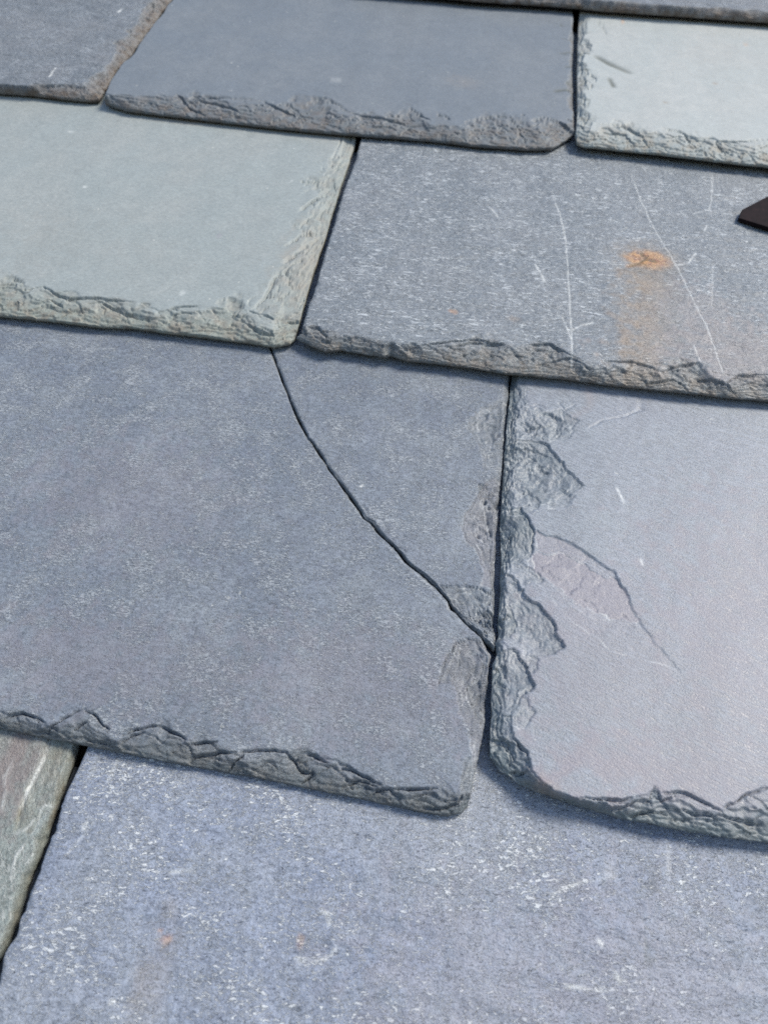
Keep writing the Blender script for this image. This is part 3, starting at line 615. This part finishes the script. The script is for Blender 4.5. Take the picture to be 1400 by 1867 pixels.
r3b = build_slate('lavender grey slate with deep flake scars down its left edge and a rounded corner', m_lav,
    tail=[(893, 1381), (905, 1396), (920, 1410), (945, 1427), (975, 1441), (1005, 1452), (1040, 1464), (1085, 1479), (1130, 1491), (1200, 1506), (1280, 1520), (1340, 1529), (1400, 1536)],
    left=[(893, 1381), (895, 1350), (897, 1300), (898, 1250), (900, 1205), (908, 1188), (904, 1170), (909, 1158), (911, 1150), (910, 1125), (913, 1080), (915, 1020), (915, 970), (914, 930), (918, 880), (922, 810), (925, 770), (930, 720), (933, 692)], right=[(1400, 1536), (1400, 1400)], ext_r=120, seed=18, lift=3.8, fine=.34, mid=.5, umid=.42, und=.4,
    te=Edge(rim=5.6, w=9, env=[(925, 1330), (945, 1356), (962, 1374), (972, 1405), (990, 1422), (1008, 1440), (1045, 1460), (1085, 1457), (1130, 1455), (1160, 1452), (1180, 1440), (1195, 1430), (1207, 1445), (1250, 1445), (1285, 1461), (1322, 1470), (1345, 1455), (1370, 1445), (1400, 1433)],
        arcs=[[(930, 1335), (958, 1368), (972, 1405)], [(905, 1385), (935, 1410), (960, 1403), (972, 1405)], [(930, 1412), (960, 1402), (985, 1425)], [(1050, 1462), (1125, 1456), (1160, 1453)], [(1110, 1480), (1140, 1466), (1178, 1455), (1195, 1431)], [(1195, 1431), (1206, 1458), (1230, 1450)], [(1206, 1444), (1250, 1444), (1290, 1463), (1320, 1480)], [(1150, 1492), (1190, 1474), (1225, 1480)], [(1240, 1470), (1262, 1482), (1300, 1484), (1310, 1500)], [(1322, 1471), (1350, 1452), (1400, 1433)], [(1300, 1480), (1340, 1490), (1400, 1500)]], rnd=.5, fac=.65, groove=.6, jit=.4),
    le=Edge(rim=3.2, w=6, wmin=1.5, arch=10, ref=.9, fac=.6, rnd=.8, chip=.9,
        env=[(930, 1340), (930, 1305), (945, 1280), (950, 1250), (945, 1220), (935, 1186), (925, 1180), (922, 1140), (925, 1080), (930, 1040), (945, 1010), (945, 960), (935, 930), (935, 890), (945, 830), (940, 800), (945, 760), (950, 720), (945, 694)]),
    scars=[dict(p=[(935, 880), (965, 890), (990, 915), (960, 940), (925, 935)], step=.4, slope=.04, dir=(1, .3), rip=0, fac=.4, warp=1.5, chip=.35, wmin=.1, nest=.7),
           dict(p=[(930, 1020), (975, 1035), (992, 1060), (955, 1066), (915, 1052)], step=.4, slope=.04, dir=(1, .3), rip=0, fac=.4, warp=1.5, chip=.35, wmin=.1, nest=.7),
           dict(p=[(930, 1195), (960, 1190), (987, 1205), (967, 1230), (940, 1225)], step=.4, slope=.04, dir=(1, .3), rip=0, fac=.4, warp=1.5, chip=.35, wmin=.1, nest=.7),
           dict(p=[(930, 1280), (965, 1270), (977, 1300), (952, 1330), (925, 1320)], step=.4, slope=.04, dir=(1, .3), rip=0, fac=.4, warp=1.5, chip=.35, wmin=.1, nest=.7),
           dict(p=[(985, 750), (1020, 745), (1052, 765), (1037, 800), (1005, 806)], step=.4, slope=.04, dir=(1, .3), rip=0, fac=.4, warp=1.5, chip=.35, wmin=.1, nest=.7),
           dict(p=[(930, 760), (960, 752), (985, 770), (975, 798), (925, 800)], step=.4, slope=.04, dir=(1, .3), rip=0, fac=.4, warp=1.5, chip=.35, wmin=.1, nest=.7),
           dict(p=[(1005, 905), (1030, 895), (1050, 905), (1030, 925), (1000, 930)], step=.4, slope=.04, dir=(1, .3), rip=0, fac=.4, warp=1.5, chip=.35, wmin=.1, nest=.7),
           dict(p=[(915, 685), (958, 685), (962, 740), (985, 746), (1000, 752), (1028, 768), (1022, 790), (1003, 806), (960, 800), (900, 804)], step=.6, slope=.09, dir=(1, -.2), rip=.08, lam=3.2, fac=.5, warp=1.7, chip=.4, wmin=.1),
           dict(p=[(900, 806), (940, 800), (975, 802), (1000, 812), (1020, 836), (1036, 858), (1064, 886), (1040, 905), (1010, 918), (975, 924), (900, 928)], step=1.25, slope=.13, dir=(.55, 1), rip=.1, lam=3.6, fac=.3, warp=1.6, chip=.5, wmin=.05, groove=.4),
           dict(p=[(900, 812), (930, 806), (968, 808), (990, 822), (1010, 845), (1022, 868), (1000, 872), (960, 850), (900, 835)], step=.35, slope=.03, dir=(.4, 1), rip=.06, fac=.5, warp=1.6, chip=.5, groove=.3),
           dict(p=[(890, 926), (950, 924), (964, 945), (973, 968), (972, 1008), (948, 1026), (890, 1030)], step=1.2, slope=.14, dir=(1, .3), rip=.14, lam=3.0, fac=.4, chip=.8, wmin=.15, groove=.4),
           dict(p=[(890, 935), (935, 936), (946, 965), (942, 985), (890, 1000)], step=.4, slope=.04, dir=(1, .3), rip=.1, fac=.5, chip=.8),
           dict(p=[(890, 1052), (924, 1050), (945, 1062), (965, 1085), (990, 1112), (1010, 1135), (1020, 1155), (1028, 1178), (1000, 1196), (975, 1204), (950, 1185), (890, 1150)], step=1.4, slope=.12, dir=(.9, .55), rip=.16, lam=3.4, fac=.2, warp=1.7, chip=.5, wmin=.05, groove=.45),
           dict(p=[(922, 1100), (932, 1108), (942, 1140), (935, 1160), (890, 1180), (890, 1100)], step=.5, slope=.05, dir=(1, .2), rip=.05, fac=.5, chip=.8, groove=.4),
           dict(p=[(880, 1184), (935, 1184), (950, 1200), (963, 1216), (976, 1248), (958, 1268), (940, 1290), (930, 1305), (880, 1320)], step=1.3, slope=.13, dir=(1, .3), rip=.05, fac=.35, warp=1.7, chip=.5, wmin=.25, groove=.35),
           dict(p=[(880, 1300), (930, 1305), (936, 1340), (958, 1368), (972, 1405), (1006, 1436), (960, 1470), (880, 1400)], step=.9, slope=.1, dir=(.9, .4), rip=.1, lam=3.2, fac=.5, warp=1.7, chip=.5, wmin=.3, groove=.3),
           dict(p=[(972, 966), (1010, 976), (1046, 990), (1086, 1020), (1120, 1040), (1128, 1056), (1142, 1084), (1172, 1142), (1205, 1182), (1242, 1226), (1200, 1210), (1120, 1190), (1040, 1130), (985, 1070), (960, 1040)], step=.75, slope=0.0, dir=(.8, 1), rip=0, fac=.12, chip=0, wmin=0, warp=1.0, groove=.2, soft=.7, tint=.15),
           dict(p=[(972, 1010), (1000, 1008), (1030, 1010), (1066, 1026), (1100, 1050), (1128, 1058), (1150, 1100), (1172, 1140), (1120, 1128), (1060, 1110), (1020, 1075), (980, 1050)], step=.3, slope=0.0, dir=(.3, 1), rip=0, fac=.25, chip=0, wmin=.1, warp=1.9, tint=.6, groove=.12),
           dict(p=[(975, 968), (1012, 978), (1045, 992), (1080, 1018), (1064, 1026), (1030, 1010), (980, 1006)], step=.12, slope=0, dir=(.3, 1), rip=0, fac=.1, chip=0, tint=.4, groove=0)],
    lines=[dict(p=[(1075, 780), (1100, 766), (1135, 760), (1165, 748), (1205, 745)], w=.5, d=.45), dict(p=[(1018, 735), (1030, 748), (1046, 738)], w=.5, d=.45), dict(p=[(1026, 756), (1032, 774)], w=.45, d=.4), dict(p=[(962, 742), (980, 738), (990, 742)], w=.5, d=.45),
           dict(p=[(1124, 890), (1138, 918)], w=.6, d=.05, pale=.7), dict(p=[(1168, 1020), (1172, 1030)], w=.6, d=.05, pale=.6), dict(p=[(965, 1055), (1010, 1070), (1040, 1105), (1075, 1125), (1160, 1140)], w=.35, d=-.12, pale=.12, brk=2),
           dict(p=[(1000, 806), (1018, 790), (1034, 772)], w=.6, d=-.15, pale=.3), dict(p=[(1060, 700), (1080, 720), (1072, 745), (1040, 762)], w=2.0, d=0, rust=.07, brk=30)],
    tints=[('tint', (1400, 1170), 60, 90, .5, .7), ('tint', (1190, 1400), 50, 20, .65, .9), ('tint', (1080, 1230), 40, 40, .35, .9), ('tint', (1050, 1130), 26, 16, .45, .8), ('tint', (1340, 1350), 22, 26, .3, .8)],
    spots=[('rust', (995, 1436), 7, 5, .12)],
    vis=190)

# ------------------------------------------------------------------ lowest course
y4 = .5 * (INFO[r3a.name][2] + INFO[r3b.name][2]) - E
p_l = hit([(0, 1780)], 0)[0]
r4a = build_slate('weathered green and brown slate with a thick broken edge, in the bottom corner', m_brown,
    tail=('mm', [(p_l[0] - 190, y4), (p_l[0] - 70, y4 + .5), (p_l[0] - 1.5, y4)]),
    left=('mm', [(p_l[0] - 190, y4), (p_l[0] - 190, y4 + 60)]), right=[(-60, 1900), (-20, 1800), (0, 1755), (13, 1727), (20, 1711), (36, 1678), (42, 1652), (50, 1620), (58, 1600), (72, 1572), (83, 1542), (95, 1507), (105, 1483), (113, 1455), (120, 1429), (130, 1411), (137, 1392), (144, 1364), (146, 1350)], seed=19, lift=.9, fine=.45, mid=.75, rough=1.0, ytail=y4,
    re=Edge(rim=5.4, w=9, ref=5.4, env=[(-120, 1850), (-40, 1800), (-10, 1745), (0, 1712), (15, 1650), (30, 1625), (45, 1585), (62, 1560), (66, 1530), (85, 1500), (102, 1470), (112, 1440), (118, 1420), (126, 1400), (134, 1370)], fac=1.2, gamma=1.0, groove=.5, nz=1.2),
    scars=[dict(p=[(80, 1344), (86, 1368), (70, 1395), (60, 1425), (45, 1455), (38, 1480), (28, 1515), (60, 1520), (100, 1460), (140, 1400), (150, 1345)], step=.8, slope=.03, dir=(-1, .2), rip=.05, fac=.5, chip=.6, wmin=.3, groove=.5)],
    lines=[dict(p=[(62, 1455), (80, 1443), (100, 1438), (118, 1432)], w=.6, d=.7), dict(p=[(90, 1430), (105, 1418), (125, 1404)], w=.6, d=.6), dict(p=[(95, 1425), (110, 1405), (125, 1390)], w=.5, d=.5), dict(p=[(28, 1512), (36, 1480), (45, 1455), (62, 1420), (82, 1370)], w=.8, d=.7, chip=1), dict(p=[(58, 1420), (70, 1408), (92, 1401)], w=.5, d=.5), dict(p=[(40, 1470), (52, 1440), (66, 1412), (84, 1372)], w=.6, d=-.5, pale=.7, brk=3), dict(p=[(70, 1495), (78, 1470), (96, 1468)], w=.4, d=-.2, pale=.5, brk=3), dict(p=[(30, 1520), (50, 1510), (66, 1490)], w=.4, d=-.2, pale=.5, brk=3), dict(p=[(20, 1600), (32, 1560), (46, 1540)], w=.5, d=-.3, pale=.6, brk=3), dict(p=[(2, 1480), (12, 1440), (8, 1400)], w=.5, d=-.2, pale=.4, brk=2)],
    tints=[('tint', (20, 1410), 13, 22, .8, .8)], und=.6, vis=190)
r4b = build_slate('wide blue slate covered in white flecks, lowest in the picture', m_low,
    tail=('mm', [(p_l[0], y4 + 1), (p_l[0] + 60, y4), (p_l[0] + 160, y4 - 1), (p_l[0] + 330, y4)]),
    left=[(-50, 1900), (-14, 1820), (0, 1791), (7, 1747), (20, 1722), (31, 1704), (35, 1683), (48, 1657), (55, 1628), (67, 1600), (75, 1584), (81, 1559), (87, 1541), (102, 1512), (109, 1482), (120, 1454), (127, 1424), (142, 1403), (148, 1379), (160, 1360)],
    right=('mm', [(p_l[0] + 330, y4), (p_l[0] + 331, y4 + 60)]), seed=20, lift=.3, fine=.45, mid=.85, rough=.9, ytail=y4,
    le=Edge(rim=.9, w=1.4, wmin=.3, arch=9, ref=.3, fac=.3, rnd=0, chip=.35, groove=0, jit=.5),
    lines=[dict(p=[(1010, 1628), (1050, 1612), (1100, 1602), (1170, 1592), (1220, 1572)], w=.5, d=-.15, pale=.6, brk=6), dict(p=[(585, 1660), (598, 1668), (600, 1688)], w=.5, d=-.1, pale=.85), dict(p=[(540, 1748), (570, 1755), (600, 1746), (612, 1728)], w=.5, d=-.15, pale=.75, brk=2), dict(p=[(1030, 1798), (1060, 1802), (1100, 1804)], w=.55, d=-.1, pale=.8), dict(p=[(1122, 1775), (1130, 1790)], w=.7, d=-.1, pale=.8), dict(p=[(1090, 1715), (1098, 1724)], w=.7, d=-.1, pale=.75), dict(p=[(310, 1590), (352, 1586)], w=.55, d=-.1, pale=.6, brk=2),
           dict(p=[(165, 1400), (190, 1420), (150, 1475), (172, 1500), (120, 1560)], w=.5, d=-.12, pale=.35, brk=5), dict(p=[(214, 1420), (205, 1408), (210, 1395)], w=.6, d=-.1, pale=.5)],
    spots=[('rust', (305, 1711), 2.2, 2.0, .45, .6), ('rust', (292, 1696), 1.2, 1.0, .4), ('rust', (548, 1716), 1.8, 2.6, .3), ('stain', (285, 1760), 6, 20, .3, .8), ('olive', (1186, 1742), 2.0, 4.5, .35, 1.2), ('olive', (1185, 1620), 3, 2.0, .4, .9), ('pale', (190, 1442), .8, .9, .9, .3), ('pale', (155, 1507), 1.2, 2, .8, .3), ('pale', (204, 1826), 1.2, 1., .85, .3)],
    tints=[('tint', (1150, 1800), 50, 40, .5, .9), ('tint', (820, 1800), 40, 40, .4, .9)], vis=190)

# ------------------------------------------------------------------ slates around the picture, so that the roof goes on
def plain(x0, x1, y, mat, seed):
    return build_slate(None, mat, tail=[(x0, y), (.5 * (x0 + x1), y + .6), (x1, y)], left=[(x0, y), (x0, y + 60)], right=[(x1, y), (x1, y + 60)],
        seed=seed, lift=.6, fine=1.6, mid=5.0, mm=True, ytail=y, te=Edge(rim=5, w=9), rough=.8, vis=E)
def xs(o):
    i = INFO[o.name]; return i[3][0][0], i[3][-1][0]
y0 = INFO[r0.name][2]; y1 = INFO[r1b.name][2]; y2 = INFO[r2b.name][2]; y3 = INFO[r3a.name][2]
print('TAILS', y0, y1, y2, y3, y4, 'exposures', y0 - y1, y1 - y2, y2 - y3)
m_joint_shade = slate_material('joint_shade_slate', (.05, .055, .06), (.06, .065, .07), seed=10)  # near-black colour paints in the deep shade seen through the open joint
fill = [m_grey2, m_pale, m_smooth, m_grey, m_blue, m_lav, m_low]
rs_ = random.Random(5)
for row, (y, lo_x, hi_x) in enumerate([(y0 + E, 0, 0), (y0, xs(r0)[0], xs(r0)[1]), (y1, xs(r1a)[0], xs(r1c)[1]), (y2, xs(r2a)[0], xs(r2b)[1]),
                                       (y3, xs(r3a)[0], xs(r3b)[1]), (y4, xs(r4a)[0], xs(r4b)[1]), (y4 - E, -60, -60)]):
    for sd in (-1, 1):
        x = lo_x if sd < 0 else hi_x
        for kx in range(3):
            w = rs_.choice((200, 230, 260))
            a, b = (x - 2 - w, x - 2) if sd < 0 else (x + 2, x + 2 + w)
            plain(a, b, y, m_joint_shade if row == 6 else rs_.choice(fill), 300 + row * 10 + kx + (5 if sd > 0 else 0))  # lowest row gets the painted joint shade
            x = a if sd < 0 else b

# boards that carry the slates
m_wood = bpy.data.materials.new('roof_board'); m_wood.use_nodes = True
t_ = m_wood.node_tree; b_ = t_.nodes['Principled BSDF']; n_ = t_.nodes.new('ShaderNodeTexNoise'); n_.inputs['Scale'].default_value = 40
r_ = t_.nodes.new('ShaderNodeValToRGB'); r_.color_ramp.elements[0].color = (.10, .07, .045, 1); r_.color_ramp.elements[1].color = (.19, .14, .09, 1)
t_.links.new(n_.outputs['Fac'], r_.inputs['Fac']); t_.links.new(r_.outputs['Color'], b_.inputs['Base Color']); b_.inputs['Roughness'].default_value = .8
def box_mesh(name, lo, hi):
    (a, b, c), (d, e, f) = lo, hi
    V = np.array([(a, b, c), (d, b, c), (d, e, c), (a, e, c), (a, b, f), (d, b, f), (d, e, f), (a, e, f)], float) * MM
    Q = np.array([(0, 3, 2, 1), (4, 5, 6, 7), (0, 1, 5, 4), (1, 2, 6, 5), (2, 3, 7, 6), (3, 0, 4, 7)])
    return make_mesh(name, V, Q, False)
deck = box_mesh('roof_board', (-900, 0, -22), (900, 146, 0))
yb = y4 - E + 4; i = 0
while yb < y0 + 3 * E:
    o = link_mesh('roof_board', deck, roof, m_wood) if i == 0 else bpy.data.objects['roof_board'].copy()
    if i: S.collection.objects.link(o)
    o.location = (0, yb * MM, (-3 * T - 8) * MM)
    yb += 150; i += 1

# ------------------------------------------------------------------ dark metal strip lying on the scuffed slate
m_strip = bpy.data.materials.new('dark_brown_metal'); m_strip.use_nodes = True
t_ = m_strip.node_tree; b_ = t_.nodes['Principled BSDF']
n_ = t_.nodes.new('ShaderNodeTexNoise'); n_.inputs['Scale'].default_value = 260; n_.inputs['Detail'].default_value = 4
c_ = t_.nodes.new('ShaderNodeTexCoord'); t_.links.new(c_.outputs['Object'], n_.inputs['Vector'])
r_ = t_.nodes.new('ShaderNodeValToRGB'); e_ = r_.color_ramp.elements
e_[0].position = .35; e_[0].color = (.008, .005, .006, 1); e_[1].position = .72; e_[1].color = (.016, .009, .010, 1)
x_ = e_.new(.80); x_.color = (.09, .05, .045, 1)
t_.links.new(n_.outputs['Fac'], r_.inputs['Fac']); t_.links.new(r_.outputs['Color'], b_.inputs['Base Color'])
b_.inputs['Roughness'].default_value = .8; b_.inputs['Specular IOR Level'].default_value = .12
zt, k, yt = INFO[r2b.name][:3]
hs = 3.2
P = hit([(1352, 382), (1347, 400), (1400, 419), (1400, 357)], zt + 0.6, k, yt)
a = hit([(1352, 382)], zt + hs, k, yt)[0]; b = hit([(1347, 400)], zt + .6, k, yt)[0]
c = hit([(1400, 419)], zt + .6, k, yt)[0]; d = hit([(1400, 357)], zt + hs, k, yt)[0]
b2 = hit([(1346, 397)], zt + hs, k, yt)[0]; c2 = hit([(1400, 414)], zt + hs, k, yt)[0]
dc = (c2 - b2) / np.hypot(*(c2 - b2)); dd_ = (d - a) / np.hypot(*(d - a))
far_d = a + dd_ * 26; far_b = b2 + dc * 70; far_t = far_b + np.array([0, far_d[1] - far_b[1]])
outl = [a, b2, far_b, far_t, far_d]
import bmesh
bm = bmesh.new()
zs = lambda p: zt + k * (p[1] - yt)
org = np.array([a[0], a[1], zs(a)])
vv = [bm.verts.new(((p[0] - org[0]) * MM, (p[1] - org[1]) * MM, (zs(p) + .6 - org[2]) * MM)) for p in outl]
f_ = bm.faces.new(vv); bm.normal_update()
if f_.normal.z < 0: f_.normal_flip()
ex = bmesh.ops.extrude_face_region(bm, geom=[f_])
for v in [q for q in ex['geom'] if isinstance(q, bmesh.types.BMVert)]: v.co.z += (hs - .6) * MM
bmesh.ops.recalc_face_normals(bm, faces=bm.faces)
bmesh.ops.bevel(bm, geom=[e for e in bm.edges], offset=.35 * MM, segments=2, profile=.5, affect='EDGES')
me = bpy.data.meshes.new('metal_strip'); bm.to_mesh(me); bm.free()
strip = bpy.data.objects.new('metal_strip', me); S.collection.objects.link(strip); me.materials.append(m_strip)
strip.matrix_world = ROOF @ Matrix.Translation(Vector(org * MM))
strip['label'] = 'dark brown strip with a blunt pointed end, lying on the scuffed grey slate'
strip['category'] = 'strip'

# focus on the crack
fp = hit([(760, 1000)], 0)[0]
cam_d.dof.focus_distance = abs((M.T @ (np.array([fp[0], fp[1], 0]) - CAMP))[2]) * MM
